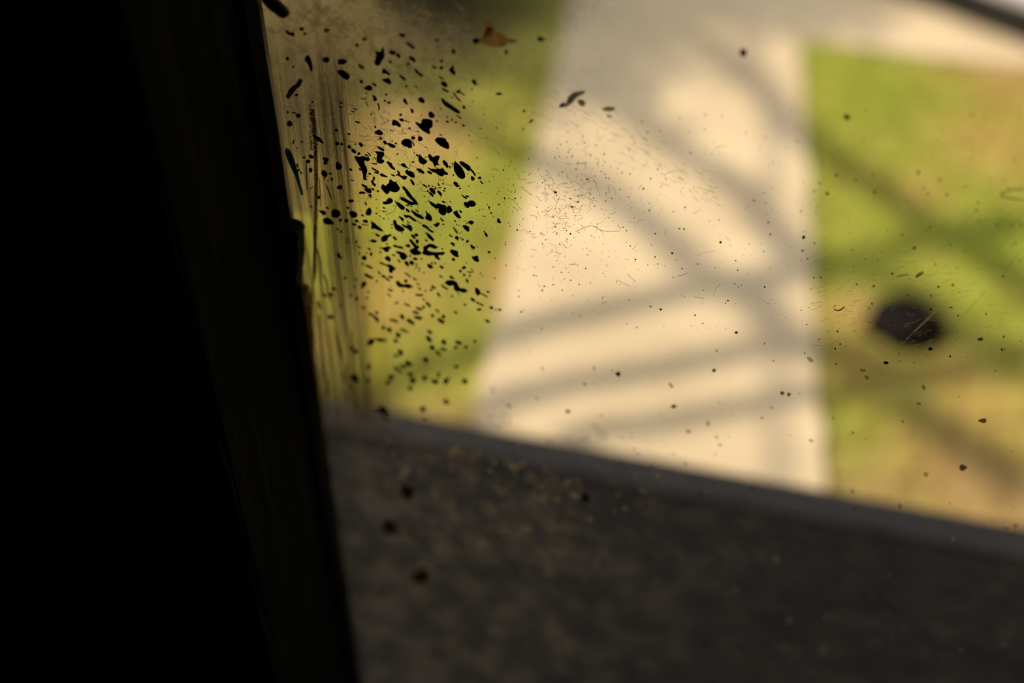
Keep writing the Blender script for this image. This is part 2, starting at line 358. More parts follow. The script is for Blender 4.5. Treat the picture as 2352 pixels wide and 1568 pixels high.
T.append((800, 380, 7.84, '''
S 22 430 40 470 65 520 95 550 120;S 25 465 115 510 130 555 130
P 565 155 610 140 650 165 710 195 700 207 640 195 600 185
E 388 148 50 34 20;E 350 190 28 20 0;S 30 885 145 930 175 960 200;E 1005 210 100 60 25;E 905 115 75 32 50
P 1030 105 1060 70 1090 100 1150 110 1185 155 1200 200 1160 213 1100 180 1050 145
E 1305 92 150 48 35;E 1465 120 100 30 30;S 24 770 155 810 175 840 190;E 870 172 35 16 10
P 1115 235 1160 265 1195 320 1190 357 1150 325 1130 275
P 600 390 625 335 650 345 680 370 700 340 740 320 740 265 770 255 800 290 840 300 880 340 920 400 905 440 870 470 800 470 755 440 740 480 705 510 660 470 615 420
P 980 390 1010 378 1050 420 1100 480 1150 550 1220 620 1248 680 1235 705 1190 650 1120 590 1060 530 1040 470 1000 425
P 945 580 960 562 1010 580 1060 610 1110 640 1170 650 1235 690 1190 695 1110 705 1060 665 1000 630 955 610
E 1070 712 60 28 15;E 1135 730 40 22 10
P 620 660 640 645 680 645 700 605 745 578 795 610 795 650 760 680 690 692 640 685
P 835 620 860 650 910 670 970 705 1020 750 1010 782 960 790 920 750 880 700
E 1075 805 90 35 40
P 1135 790 1180 820 1240 860 1310 890 1365 940 1350 958 1290 940 1210 900 1160 845
E 1238 815 80 22 45
P 1385 935 1405 895 1410 850 1390 830 1412 820 1430 855 1470 870 1505 930 1508 975 1475 992 1420 965
E 645 762 55 28 25;E 638 825 40 25 30;E 682 825 26 20 0
P 310 860 325 820 350 775 385 755 415 790 420 835 405 885 345 893
E 260 895 60 35 20;E 95 875 165 100 20;E 50 632 100 48 10;E 320 685 65 35 60;E 295 368 120 38 28
P 285 410 340 415 395 405 415 450 410 495 350 480 310 450
E 252 485 105 42 -5;E 445 425 60 35 30
P 355 520 415 505 425 595 395 560
S 14 365 555 345 600;S 38 460 200 465 245 435 280 450 320 495 365;E 535 460 42 38 0;E 75 265 65 22 -5 b
E 510 860 50 24 35;S 12 550 890 600 925;S 22 620 940 660 965;E 725 955 25 15 0
P 1005 900 1020 885 1070 895 1110 895 1160 935 1230 985 1200 1003 1140 965 1095 920 1050 942
S 10 1230 990 1280 1020 1335 1055
P 1340 1075 1365 1055 1420 1090 1470 1145 1540 1185 1520 1203 1460 1170 1400 1115 1350 1100
P 910 900 950 925 1010 960 990 975 1000 1015 960 975 925 935
P 810 985 850 985 875 1010 870 1045 930 1080 1010 1125 995 1170 945 1185 880 1160 845 1125 825 1060
S 22 770 1070 810 1055
P 955 1050 1000 1060 1060 1090 1075 1055 1130 1080 1155 1130 1140 1175 1110 1170 1075 1130 1010 1100
S 25 1080 1020 1115 1035
P 405 990 440 1020 490 1040 520 1080 580 1120 625 1165 605 1178 540 1155 480 1125 440 1135 410 1110 430 1060
E 310 998 95 50 20;E 150 992 65 48 15;S 14 180 1015 205 1025;E 110 1055 80 40 15;E 205 1105 80 50 20;S 16 230 1045 300 1070 370 1065;E 640 1193 24 22 0;E 530 1250 85 35 28
P 595 1330 605 1280 650 1250 710 1250 740 1238 775 1245 770 1268 730 1275 710 1320 700 1350 640 1368 605 1355
E 840 1305 90 38 40;E 465 1355 100 52 8;S 14 370 1345 425 1362;E 148 1370 45 40 0;E 1175 1275 110 38 48;E 1230 1245 75 45 25;E 1245 1365 80 52 65
P 1385 1200 1440 1220 1500 1265 1545 1330 1535 1365 1490 1330 1440 1290 1420 1240
E 1405 1345 60 30 35;S 20 150 1430 200 1470 240 1490;E 378 1500 75 34 30'''))
T.append((960, 380, 7.84, '''
P 180 30 240 55 330 70 350 50 370 55 410 65 425 35 445 60 460 45 470 95 540 135 525 160 470 150 440 190 380 165 320 120 250 90
E 985 225 75 60 60;E 1110 220 55 46 0;S 22 1120 270 1150 305 1180 335
P 640 320 655 285 690 295 725 320 715 345 765 355 715 382 680 360
E 640 168 32 24 30;E 130 365 105 26 38;S 30 195 340 200 385
P 205 420 230 395 280 415 315 460 310 515 270 490 225 450
E 180 460 34 36 0;E 245 515 105 34 50;E 392 490 110 42 45;E 375 345 60 22 55;E 455 325 42 20 45;E 485 412 36 28 0;S 22 455 440 490 465;E 420 565 22 20 0;E 920 368 24 20 0;E 460 652 68 30 20
P 775 510 820 540 880 580 890 595 840 590 800 545 t
E 885 553 70 28 15 t
P 830 685 850 650 890 665 930 630 980 628 1030 665 1040 705 1000 735 930 725 910 760 870 740
P 205 640 240 650 310 690 360 725 355 772 300 750 240 705
P 340 680 430 705 515 725 512 835 490 880 440 885 370 830 380 770 350 720
P 528 728 585 725 600 770 625 805 600 830 560 852 525 840
P 635 830 715 815 720 850 775 920 770 945 720 935 670 890
E 768 825 65 32 50
P 405 930 440 965 472 1000 450 1005 410 970
P 275 1048 315 1055 345 1018 395 1035 385 1065 345 1105 310 1085
E 460 1057 40 22 0;S 14 570 635 600 660 t
P 628 1100 650 1105 690 1150 725 1205 700 1220 665 1170 t
P 800 1075 870 1072 920 1105 925 1180 890 1180 840 1130
E 960 1020 95 58 15;E 905 1030 30 20 40;E 872 1045 28 18 20;E 670 995 50 22 45;E 695 1060 28 18 40;E 737 1075 26 18 30;E 1283 755 34 38 60;E 1318 852 36 26 20
P 1428 985 1440 940 1470 970 1500 1022 1465 1030 1430 1005
E 1230 1240 80 40 62;E 1190 913 20 18 0;E 1100 810 18 16 0;E 793 1193 22 20 0;E 703 1298 75 55 15;S 12 705 1330 735 1352;S 26 575 1225 585 1270 635 1275;E 775 1305 34 24 20;E 807 1332 36 34 0
P 880 1330 918 1350 915 1380 885 1378 865 1415 868 1385
P 580 1390 625 1380 655 1400 670 1450 640 1440 610 1415
P 945 1415 985 1435 1035 1475 1015 1502 950 1465
S 8 950 1495 1010 1530'''))
T.append((800, 540, 7.84, '''
P 560 215 620 220 650 215 720 195 765 210 755 235 720 250 740 285 700 295 660 285 635 245
E 698 155 45 32 20
P 800 185 860 165 890 195 950 195 1010 240 950 235 900 222 850 210
S 26 560 280 600 325
P 850 295 900 285 960 305 1010 315 1070 380 1040 415 1005 445 960 420 930 390 935 345
P 1035 180 1080 150 1115 185 1110 220 1060 205
P 1098 85 1140 78 1180 130 1230 180 1290 210 1250 240 1240 255 1290 285 1320 320 1270 345 1190 345 1140 320 1110 250 1180 235 1190 200 1150 160
E 820 357 65 30 15;E 915 460 75 28 40;E 1205 420 75 42 5;E 1320 425 40 30 50;E 1120 372 45 24 35
P 655 400 710 368 745 385 770 465 730 465 680 435
P 560 490 620 490 700 530 760 525 810 560 855 595 830 625 800 630 800 670 770 675 725 640 740 580 690 545 600 515
E 1060 510 110 55 50;E 1145 490 90 60 20;S 22 1200 510 1260 535;S 25 1150 520 1170 550;E 1230 568 45 22 20;E 1280 590 38 24 20;E 1275 635 32 26 0;E 560 675 85 30 55
S 30 600 745 650 740 720 800 755 815;E 770 748 85 38 5
P 295 685 340 690 400 730 460 760 440 780 360 760 310 725
E 375 560 145 34 22;E 258 512 55 38 15;E 290 405 100 70 45;E 413 335 58 55 45;E 332 315 40 28 10;E 198 322 60 35 90;E 515 825 45 40 40;E 275 890 120 75 115
S 20 1020 670 1080 715 1130 755;E 1195 785 85 32 28
P 860 830 910 820 960 870 1000 885 1060 870 1110 890 1165 925 1080 955 1020 925 940 935 890 905
E 1035 820 65 50 0;E 1255 880 80 22 30;E 1285 960 80 32 25;S 32 710 965 760 985 810 990;E 990 1005 45 30 50;E 730 1070 110 25 40 t;S 30 1210 1060 1280 1075 1355 1075;E 1355 1150 50 30 30;E 1440 1240 110 40 42;E 1390 1000 45 28 -30
S 40 1220 1290 1280 1320 1340 1330;E 1360 1290 50 45 60;E 875 1215 75 28 -25 t;E 1060 1245 100 30 25 t;E 155 1135 60 50 30;E 120 930 45 40 20;E 130 790 40 40 0
E 340 1130 70 30 30 t;E 275 1300 70 45 20 t;E 365 1020 45 40 0 t;E 970 1460 85 55 45;E 410 1420 80 40 15;E 520 1390 60 40 20;S 50 450 1450 530 1510 520 1560;S 40 750 1510 830 1530 900 1560;E 1110 1535 90 50 25
E 1220 1385 110 35 10;E 1260 1480 150 45 12;E 1520 1440 60 30 40'''))
T.append((960, 540, 7.84, '''
P 110 200 175 190 190 160 260 165 310 185 345 215 380 208 340 228 300 248 240 210 190 225 180 270 230 290 300 300 380 300 470 290 465 330 440 350 375 340 360 380 410 430 360 425 310 390 290 345 210 360 140 345 85 325 110 290
E 640 430 70 42 40
P 575 260 640 262 725 290 720 340 740 390 680 380 630 350 600 310
E 250 505 50 28 45;E 310 500 55 25 50;E 430 570 75 38 40;E 220 555 125 55 30
P 970 375 1010 385 1040 368 1090 375 1080 410 1105 450 1090 475 1040 465 990 425
E 1280 302 56 38 15;E 440 240 40 20 20
P 790 595 820 545 850 555 875 600 850 590 820 610
S 20 880 650 940 665 1015 652;S 16 950 600 990 620;E 765 645 65 42 50;E 830 710 60 34 40;E 935 725 42 32 30;E 888 815 80 36 60;E 415 740 85 28 38;E 612 755 95 40 25
P 490 855 540 815 600 812 660 820 710 860 745 945 800 950 860 965 880 1000 865 1022 790 1020 740 990 720 1010 640 965 660 930 630 885 590 915 530 885
S 18 710 1030 760 1065;S 26 420 885 480 935 550 970;E 285 930 100 30 32;E 250 975 70 28 -10;E 620 1095 50 34 30;E 375 1065 85 36 48;E 1075 1010 140 85 75;S 22 1130 1040 1190 1070 1260 1110;E 1268 1018 65 36 10
E 990 1155 90 48 35;S 24 1040 1190 1110 1230 1185 1262;E 1100 1332 75 34 -12;E 1325 1300 60 44 25;E 1410 1338 32 26 0;E 1480 1342 48 40 0;E 850 1248 55 30 25 t;E 680 1385 60 36 30;E 350 1355 85 28 35 t;E 265 1440 60 40 30
S 60 360 1500 420 1540 480 1570;E 460 1460 65 50 30;E 1255 1540 85 36 40;E 870 495 26 18 0;E 1070 208 22 18 0;E 1130 690 28 24 0;E 1165 738 26 24 0 t;E 1390 775 30 26 0 t;E 1395 415 24 20 0'''))
T.append((800, 730, 6.273, '''
E 330 340 80 75 20;S 45 350 300 270 390;E 480 313 130 42 4;S 20 360 300 430 310;E 590 165 70 50 30;E 505 135 60 35 50;E 720 240 70 55 50;E 690 325 60 40 30;E 810 180 120 30 20 t;E 900 50 110 45 28
E 1180 200 70 36 40;E 1165 300 95 50 50;E 1212 420 75 50 50;E 1380 345 75 45 45;E 1590 350 90 35 15;E 1550 420 55 36 0 t;E 1695 412 50 32 0;E 1825 330 45 30 -20;S 40 1320 430 1420 455 t;E 1300 500 90 40 35 t
E 755 495 85 55 80;E 690 540 50 40 0 t;E 1120 600 75 55 35;E 870 650 110 50 30;E 790 690 110 32 25 t;S 42 660 700 780 780 t;E 620 845 70 65 20;E 580 925 70 50 -20;E 890 810 80 45 15;E 935 905 75 70 50;E 895 1010 60 55 0 t
E 1105 870 70 65 0 t;S 45 1300 780 1310 860 t;E 1250 915 85 55 15;E 1410 910 70 65 0;S 30 1420 900 1465 840 t;E 1680 910 70 70 0 t;E 1555 700 65 35 -10 t;E 105 880 90 60 40;E 300 700 80 45 90;E 290 890 50 50 0;E 110 480 60 50 40
P 370 1295 440 1310 480 1270 510 1260 540 1310 600 1370 500 1360 440 1340
E 530 1430 90 35 20 t;E 1080 1305 75 60 0 t;E 1105 1440 45 30 0 t;E 1410 1200 80 60 25 t'''))
T.append((640, 280, 4.9, '''
E 650 90 38 30 20
P 375 140 410 155 460 170 505 225 500 240 460 215 420 185
E 790 132 38 16 15;E 660 240 42 38 0;E 712 248 36 26 20
P 775 290 790 255 815 280 800 298
E 370 388 58 38 20;E 335 440 46 38 70;E 288 397 32 24 0
P 495 405 520 398 550 405 565 430 545 440 555 460 520 480 508 455 515 430
E 675 492 84 64 75;E 362 540 46 42 90;E 213 490 42 20 80
P 480 570 500 535 545 565 550 600 525 622 495 600
E 690 732 58 48 20;E 600 640 32 32 0;E 580 580 40 18 0;E 550 965 38 24 40;E 455 845 36 34 0;E 368 950 26 22 0
P 450 990 480 990 520 1000 538 1025 520 1045 490 1035 470 1005
P 598 990 640 978 690 1005 698 1050 650 1075 600 1060
P 500 1095 540 1070 580 1090 625 1140 600 1150 545 1150 510 1130
E 780 965 35 24 30;E 700 1100 40 28 90;E 765 1108 48 34 20;E 665 1205 34 22 40;E 705 1233 32 26 30;E 770 1315 36 14 10;E 770 1355 32 14 10
P 655 1490 680 1460 700 1500 720 1540 680 1530
S 14 250 215 275 235;S 16 175 195 160 250;S 12 200 285 220 300;E 225 540 36 24 80;E 255 568 30 22 30;S 14 350 755 395 725;E 515 635 22 18 0;E 555 660 16 16 0'''))
T.append((620, 60, 6.535, '''
P 520 500 560 430 600 460 635 560 640 680 600 640 575 560
E 845 500 90 85 0;E 1090 530 150 75 5
P 1005 670 1080 650 1130 680 1190 720 1195 770 1160 805 1110 780 1050 730
S 75 470 790 430 870 340 950 262 1080 b;E 430 1340 65 60 45;S 18 330 1295 400 1305;E 352 610 36 30 0;E 265 485 55 45 90;E 270 1290 40 28 90;E 400 1030 45 40 0 b;E 640 1140 40 30 0 t;E 300 1460 80 80 0 b
E 480 40 70 50 0;S 40 240 60 300 115 350 100 360 150 b;E 530 110 50 40 0 b;S 24 1040 1145 1105 1155;S 18 1030 1205 1100 1215;E 860 60 80 70 0 t'''))
T.append((800, 60, 7.84, '''
P 480 440 540 470 590 460 605 390 640 400 640 480 650 570 600 610 570 690 510 700 470 640 500 570 510 500
E 795 470 110 75 20;E 905 525 100 55 45;E 1155 585 140 60 33;E 1075 680 65 40 5
P 1190 765 1220 770 1270 820 1350 880 1330 903 1270 870 1220 820
E 970 155 110 65 10;E 1135 350 190 55 38 b;E 1900 450 100 60 50 b;E 235 725 140 55 35 t
P 610 830 630 755 660 770 750 850 750 885 690 845 640 850
P 605 960 680 940 740 930 770 1010 770 1035 710 1025 650 990
E 985 925 130 40 38;E 235 995 70 45 50;E 470 1045 100 32 32;E 365 1110 140 90 10;E 1730 1040 140 70 42;E 1680 925 110 28 38 t;E 1750 1150 120 30 32 t;E 1545 735 90 45 20 t;E 1680 745 70 55 20
P 1815 760 1850 750 1870 700 1900 705 1895 770 1935 830 1920 870 1880 860 1830 800
E 1680 620 70 50 0 b;E 1225 1090 80 22 45 t;E 1050 1075 45 35 0;E 160 340 70 50 70 b;E 290 230 90 50 0 b;E 760 640 70 40 45 b;E 1600 250 70 50 0 t'''))
T.append((1050, 20, 5.2275, '''
E 230 380 75 72 0
P 340 130 400 130 440 250 540 290 600 350 710 370 690 400 600 400 540 450 440 445 330 420 280 380 320 320 340 230 n
P 340 230 400 215 430 310 370 330 320 320 o
E 1005 360 90 50 10 b;E 590 520 50 40 70 b;E 505 1018 75 26 0;E 210 878 80 40 45;E 805 1225 35 25 0;E 890 1345 60 25 -30 t
P 1220 1180 1260 1120 1310 1130 1330 1060 1400 1000 1530 985 1520 1020 1430 1060 1380 1130 1310 1170 g
P 1450 1090 1500 1080 1550 1130 1510 1170 1460 1140 n
P 1740 1200 1800 1170 1900 1180 1880 1220 1800 1220 n
P 1800 1260 1870 1290 1840 1300 1800 1280 n'''))
T.append((1800, 370, 4.237, '''
E 195 738 32 28 0;E 183 870 20 16 0;E 877 1213 24 16 0;E 1645 1204 26 18 0;E 1505 1220 28 14 0;E 1427 638 18 16 0;E 1308 108 24 34 0;E 515 136 22 28 0;E 885 300 20 24 0;E 1588 323 20 26 0;E 698 182 18 20 0;E 873 130 16 20 0;E 1878 477 16 20 0;E 2312 618 20 18 0;E 2257 795 18 14 0;E 670 864 14 12 0;E 790 952 14 12 0;E 713 1195 22 12 0;E 2137 1117 22 18 0 b;E 1270 840 36 28 0 n;E 1405 318 14 22 0;E 1630 1422 24 12 0;E 425 312 38 30 0 n
P 1280 1120 1310 1090 1365 1068 1345 1100 1290 1135 n
S 6 1095 1120 1225 1100;S 7 485 1425 505 1395;S 7 490 1437 530 1450 565 1435 595 1410;S 9 2110 330 2120 310 2180 285 2260 270 2339 268 t;S 9 2110 330 2160 350 2260 365 2339 380 t'''))
T.append((0, 0, 1, '''
E 1707 121 17 16 0;E 1420 858 10 8 0;E 1945 268 16 9 10;E 1655 556 6 5 0;E 1544 581 5 4 0;E 1518 710 5 4 0;E 1691 763 6 5 0;E 2257 965 15 8 5 t;E 2212 1073 16 10 5 t;E 1276 441 6 5 0;E 1478 433 5 4 0;E 1313 474 5 4 0;E 1349 411 5 4 0;E 1797 902 9 6 0 t;E 1812 905 8 6 0 t;E 2035 832 9 5 0;E 2137 800 9 5 0;E 2252 778 10 6 0 t;E 935 1128 30 24 60 b;E 967 1322 34 28 0 b;E 895 1210 34 26 60 t;E 1345 1142 20 16 0 t;E 640 20 50 24 45;E 1304 944 10 6 0 t;E 1547 932 12 6 0 t;E 1640 850 8 6 0 t'''))

def ragged(pts, k=2, jit=.25):
    for _ in range(k):
        q = []
        for i in range(len(pts)):
            a, b = pts[i], pts[(i+1) % len(pts)]
            q += [(a[0]*.78+b[0]*.22, a[1]*.78+b[1]*.22), (a[0]*.22+b[0]*.78, a[1]*.22+b[1]*.78)]
        pts = q
    return [(x+random.uniform(-jit, jit), y+random.uniform(-jit, jit)) for x, y in pts]
def blob(cx, cy, L, W, ang):
    n = 14; a = math.radians(ang); ph = random.uniform(0, 6.28); tp = random.uniform(-.22, .22); out = []
    for i in range(n):
        t = 2*math.pi*i/n; k = 1 + .10*math.sin(2*t+ph) + .07*math.sin(3*t+2*ph) + random.uniform(-.04, .04)
        u, v = L/2*math.cos(t)*k, W/2*math.sin(t)*k*(1+tp*math.cos(t)*1.6)
        out.append((cx+u*math.cos(a)-v*math.sin(a), cy+u*math.sin(a)+v*math.cos(a)))
    return out
def stroke(wd, pts):
    P = smooth_line([(x, y, 0) for x, y in pts], 4); up, dn = [], []
    for i, p in enumerate(P):
        t = (P[min(i+1, len(P)-1)]-P[max(i-1, 0)]).normalized(); n = Vector((-t.y, t.x, 0))
        f = wd/2*random.uniform(.75, 1.15)*(.55 if i in (0, len(P)-1) else 1)
        up.append(tuple((p+n*f)[:2])); dn.append(tuple((p-n*f)[:2]))
    return up+dn[::-1]
def area(p): return abs(sum(p[i][0]*p[(i+1) % len(p)][1]-p[(i+1) % len(p)][0]*p[i][1] for i in range(len(p))))/2
marks = []                                                # (area in px, outline in px, paint)
PAINT = {'t': 'thin', 'b': 'brown', 'n': 'tan', 'g': 'greyflake', 'o': 'orange'}
for ox, oy, s, txt in T:
    for item in txt.replace('\n', ';').split(';'):
        w_ = item.split()
        if not w_: continue
        paint = 'fleck'
        if w_[-1] in PAINT: paint = PAINT[w_.pop()]
        v = [float(q) for q in w_[1:]]
        if w_[0] == 'E': pts = blob(ox+v[0]/s, oy+v[1]/s, v[2]/s, v[3]/s, v[4])
        elif w_[0] == 'S': pts = stroke(v[0]/s, [(ox+v[i]/s, oy+v[i+1]/s) for i in range(1, len(v), 2)])
        else: pts = ragged([(ox+v[i]/s, oy+v[i+1]/s) for i in range(0, len(v), 2)])
        if w_[0] != 'S':                   # undo the rounding-off of the outlines
            mx, my = sum(q[0] for q in pts)/len(pts), sum(q[1] for q in pts)/len(pts); k = (1.09 if w_[0] == 'P' else 1.07)*(1.12 if my > 690 else 1)
            pts = [(mx+(a-mx)*k, my+(b-my)*k) for a, b in pts]
        marks.append((area(pts), pts, paint))
marks.sort(key=lambda q: -q[0])

def chip_mesh(name, pts, thick=.00025, y=-.00004, centre=None):   # a film of paint on the glass with a slightly drawn-in face
    thick *= K; y *= K
    q = [pane(x, yy) for x, yy in pts]
    c = centre or (sum(a for a, _ in q)/len(q), sum(b for _, b in q)/len(q))
    bm = bmesh.new()
    lo = [bm.verts.new((a-c[0], y, b-c[1])) for a, b in q]
    hi = [bm.verts.new(((a-c[0])*.97, y-thick, (b-c[1])*.97)) for a, b in q] if centre is None else [bm.verts.new((a-c[0], y-thick, b-c[1])) for a, b in q]
    n = len(q)
    for i in range(n): bm.faces.new((lo[i], lo[(i+1) % n], hi[(i+1) % n], hi[i]))
    bm.faces.new(hi); bm.faces.new(lo[::-1]); bmesh.ops.recalc_face_normals(bm, faces=bm.faces[:])
    return from_bm(name, bm), c
NAMES = {'fleck': 'paint_fleck', 'thin': 'paint_fleck', 'brown': 'dirt_speck', 'tan': 'tan_flake', 'orange': 'orange_flake', 'greyflake': 'grey_flake'}
for a_, pts, paint in marks[:292]:
    me, c = chip_mesh(NAMES[paint], pts)
    obj(NAMES[paint], me, M[paint], glass, (c[0], 0, c[1]))

def joined(name, polys, mat, parent, thick=.00012, kind='stuff'):
    thick *= K
    V, F = [], []
    for pts in polys:
        q = [pane(x, y) for x, y in pts]; n = len(q); b = len(V)
        V += [(x, -.00003, z) for x, z in q]+[(x, -.00003-thick, z) for x, z in q]
        F += [(b+i, b+(i+1) % n, b+n+(i+1) % n, b+n+i) for i in range(n)]
        F.append(tuple(range(b+n, b+2*n))); F.append(tuple(range(b, b+n))[::-1])
    o = obj(name, from_np(name, V, F), mat, parent)
    if kind: o['kind'] = kind
    return o
small = [p for _, p, q in marks[292:]]
def dots(n, fx, fy, r0, r1, elong=1.5):
    out = []
    for _ in range(n):
        r = r0+(r1-r0)*random.random()**3
        out.append(blob(fx(), fy(), 2*r*random.uniform(1, elong), 2*r, random.uniform(0, 70)))
    return out
G = random.gauss; U = random.uniform
small += dots(260, lambda: G(935, 85), lambda: G(450, 130), .5, 1.7)
small += dots(170, lambda: G(1130, 50), lambda: G(430, 90), .35, 1.05)
small += dots(420, lambda: G(1330, 90), lambda: G(480, 90), .45, 1.5)
small += dots(380, lambda: U(1180, 1900), lambda: U(250, 760), .5, 1.9)
small += dots(170, lambda: U(1850, 2352), lambda: U(250, 820), .6, 2.0, 2.4)
joined('dirt_specks', [p[::2] for p in small], M['fleck'], glass)
joined('faint_specks', dots(70, lambda: U(1150, 2340), lambda: U(760, 1180), 1.2, 4.5, 2), M['faint'], glass)
def hair(x, y, L, bend, n=5):
    a = U(0, 6.28); pts = []
    for i in range(n):
        pts.append((x, y)); x += math.cos(a)*L/n; y += math.sin(a)*L/n*.8; a += G(0, bend)
    return pts
fib = [stroke(U(.4, .8), hair(G(1300, 45), G(480, 60), U(6, 34), .45)) for _ in range(120)]
fib += [stroke(U(.4, .9), hair(U(1150, 1750), U(330, 700), U(8, 60), .3)) for _ in range(34)]
fib += [stroke(U(.5, 1.0), hair(G(870, 30), G(310, 35), U(10, 50), .6)) for _ in range(45)]
fib += [stroke(U(.5, 1.0), hair(G(960, 70), G(420, 60), U(8, 40), .5)) for _ in range(55)]
fib.append(stroke(1.2, [(1322, 532), (1358, 518), (1385, 530), (1425, 530)])); fib.append(stroke(1.4, [(922, 445), (912, 465), (905, 485), (885, 493)]))
joined('hair_fibres', fib, M['fibre'], glass, .00008)
sc = [[(2243, 485), (2202, 525), (2182, 550), (2155, 580)], [(2323, 485), (2279, 541), (2239, 591)], [(2352, 566), (2305, 626)], [(2264, 669), (2220, 715), (2177, 760)], [(2182, 684), (2140, 725), (2100, 762)], [(2336, 506), (2316, 517)], [(2170, 690), (2080, 780)]]
joined('scratches', [stroke(U(1.2, 2.2), p) for p in sc]+[stroke(U(.5, 1), [(x, y), (x+U(6, 26), y-U(-2, 10))]) for x, y in ((U(1850, 2300), U(560, 800)) for _ in range(150))]
       + [stroke(U(.6, 1.3), [(x, y), (x+U(8, 30), y+U(4, 18))]) for x, y in ((U(1230, 1560), 0) for _ in range(0))]
       + [stroke(U(.6, 1.2), [(x, 120+(x-1180)*.62+e), (x+U(8, 24), 120+(x-1180)*.62+e+U(5, 14))]) for x, e in ((U(1250, 1640), G(40, 22)) for _ in range(110))], M['scratch'], glass, .00006)
# cobweb threads in the top corner
web = []
for _ in range(260):
    x, y = U(620, 1080), abs(G(0, 110)) + (20 if random.random() < .5 else 0)
    web.append(stroke(U(.4, 1.1), hair(x, y, U(15, 90), .55, 7)))
for _ in range(70): web.append(stroke(U(.4, 1.0), hair(G(755, 26), G(215, 42), U(15, 75), 1.0, 8)))
for _ in range(30):
    x = U(727, 800); y = U(120, 260); web.append(stroke(U(.5, 1.2), [(x, y), (x+U(0, 8), y+U(50, 90)), (x+U(4, 24), y+U(110, 200))]))
for _ in range(46):                         # fine upright scratches in the residue
    x = U(733, 800); y = U(240, 640); L = U(60, 330); web.append(stroke(U(.35, .9), [(x, y), (x+L*.045, y+L*.5), (x+L*U(.08, .11), y+L)]))
for x in (762, 776, 790): web.append(stroke(1.3, [(x, 270), (x+8, 400), (x+18, 520), (x+34, 700)]))
joined('cobweb', web, M['web'], glass, .00008)
# pale dust grains, seen against the dark ledge
gr = dots(70, lambda: U(1000, 1750), lambda: G(1110, 60), 2, 7, 1.3) + dots(60, lambda: U(860, 1350), lambda: U(1010, 1330), 2, 9, 1.6) + dots(45, lambda: U(1300, 2340), lambda: U(1180, 1540), 2, 7, 1.3)
gr2 = dots(46, lambda: G(1120, 110), lambda: G(1130, 75), 5, 17, 1.6) + dots(30, lambda: U(850, 1300), lambda: U(1150, 1540), 6, 22, 1.6)
joined('dust_smudges', gr2, M['smudge'], glass)
joined('dust_grains', gr, M['grain'], glass)
# brushed residue along the stile, putty, sealant bead, blue paint
def strip(name, pts, mat, thick=.0003, y=-.0001, parent=None):
    me, c = chip_mesh(name, pts, thick, y); return obj(name, me, M[mat] if isinstance(mat, str) else mat, parent or glass, (c[0], 0, c[1]))
film = [(595, 20), (740, 10), (860, 20), (865, 300), (875, 500), (885, 700), (895, 900), (900, 1010), (740, 1010), (715, 800), (680, 600), (640, 300), (610, 120)]
strip('residue_film', film, 'film', .0001, -.000005)
strip('blue_paint_drip', ragged([(640+x/4.9, 280+y/4.9) for x, y in ((70, 290), (120, 300), (150, 350), (185, 440), (215, 540), (245, 680), (283, 805), (270, 825), (240, 740), (200, 600), (140, 480), (95, 370))], 1), 'blue', .0008)['label'] = 'blue paint drip'
strip('putty_lump', ragged([(640+x/4.9, 280+y/4.9) for x, y in ((130, 1085), (190, 1085), (262, 1118), (302, 1168), (287, 1225), (300, 1400), (290, 1568), (270, 1640), (275, 1760), (210, 1800), (60, 1700), (40, 1200))], 1, .6), 'putty', .006)['label'] = 'black lump of putty'
strip('putty_lump', ragged([(600, -20), (626, -14), (654, 10), (669, 31), (656, 38), (634, 22), (610, 2)], 1, .8), 'putty', .002)
strip('brown_strip', ragged([(690, 650), (714, 655), (721, 760), (724, 830), (734, 900), (740, 955), (750, 1000), (738, 1010), (720, 930), (708, 830), (698, 760)], 1, .8), 'reddish_brown', .0004)['label'] = 'reddish brown translucent strip'  # ragged reddish brown translucent strip beside the stile
def px(o, s, *v): return [(o[0]+v[i]/s, o[1]+v[i+1]/s) for i in range(0, len(v), 2)]
o1, o2 = (660, 480), (690, 720)
dr = [(18, o1, 5.6, 'b', (360, 200, 355, 350, 350, 600, 345, 850, 320, 1100, 325, 1400)), (14, o1, 5.6, 'd', (385, 500, 420, 640, 435, 760, 440, 950, 460, 1100)), (25, o1, 5.6, 'd', (395, 1180, 430, 1280)), (14, o1, 5.6, 'd', (470, 830, 510, 930, 525, 1050, 560, 1180)),
      (22, o2, 5.405, 'd', (235, 0, 250, 200, 265, 350, 290, 560, 310, 750, 345, 870, 340, 1020)), (20, o2, 5.405, 'd', (445, 250, 480, 400, 520, 570)), (18, o2, 5.405, 'd', (530, 690, 550, 850)), (14, o2, 5.405, 'd', (575, 600, 600, 850, 640, 980)), (16, o2, 5.405, 'd', (570, 960, 590, 1060)),
      (10, o2, 5.405, 'd', (640, 200, 660, 500, 700, 900)), (9, (640, 280), 4.9, 'd', (540, 700, 600, 870)), (7, (640, 280), 4.9, 'd', (310, 430, 325, 760)), (6, (640, 280), 4.9, 'd', (465, 620, 475, 950))]
for wd, og, s, k, v in dr: strip('paint_run', stroke(wd/s, px(og, s, *v)), 'bluedark' if k == 'd' else 'thin', .0004)
for x, y, L, W in ((760, 727, 17, 8), (767, 662, 11, 7), (747, 677, 9, 6), (761, 675, 9, 7), (793, 637, 6, 8), (783, 700, 6, 6), (806, 676, 6, 6), (813, 864, 20, 11), (809, 799, 9, 10), (818, 808, 9, 9)):
    strip('paint_fleck', blob(x, y, L, W, U(0, 30)), 'fleck', .00025)
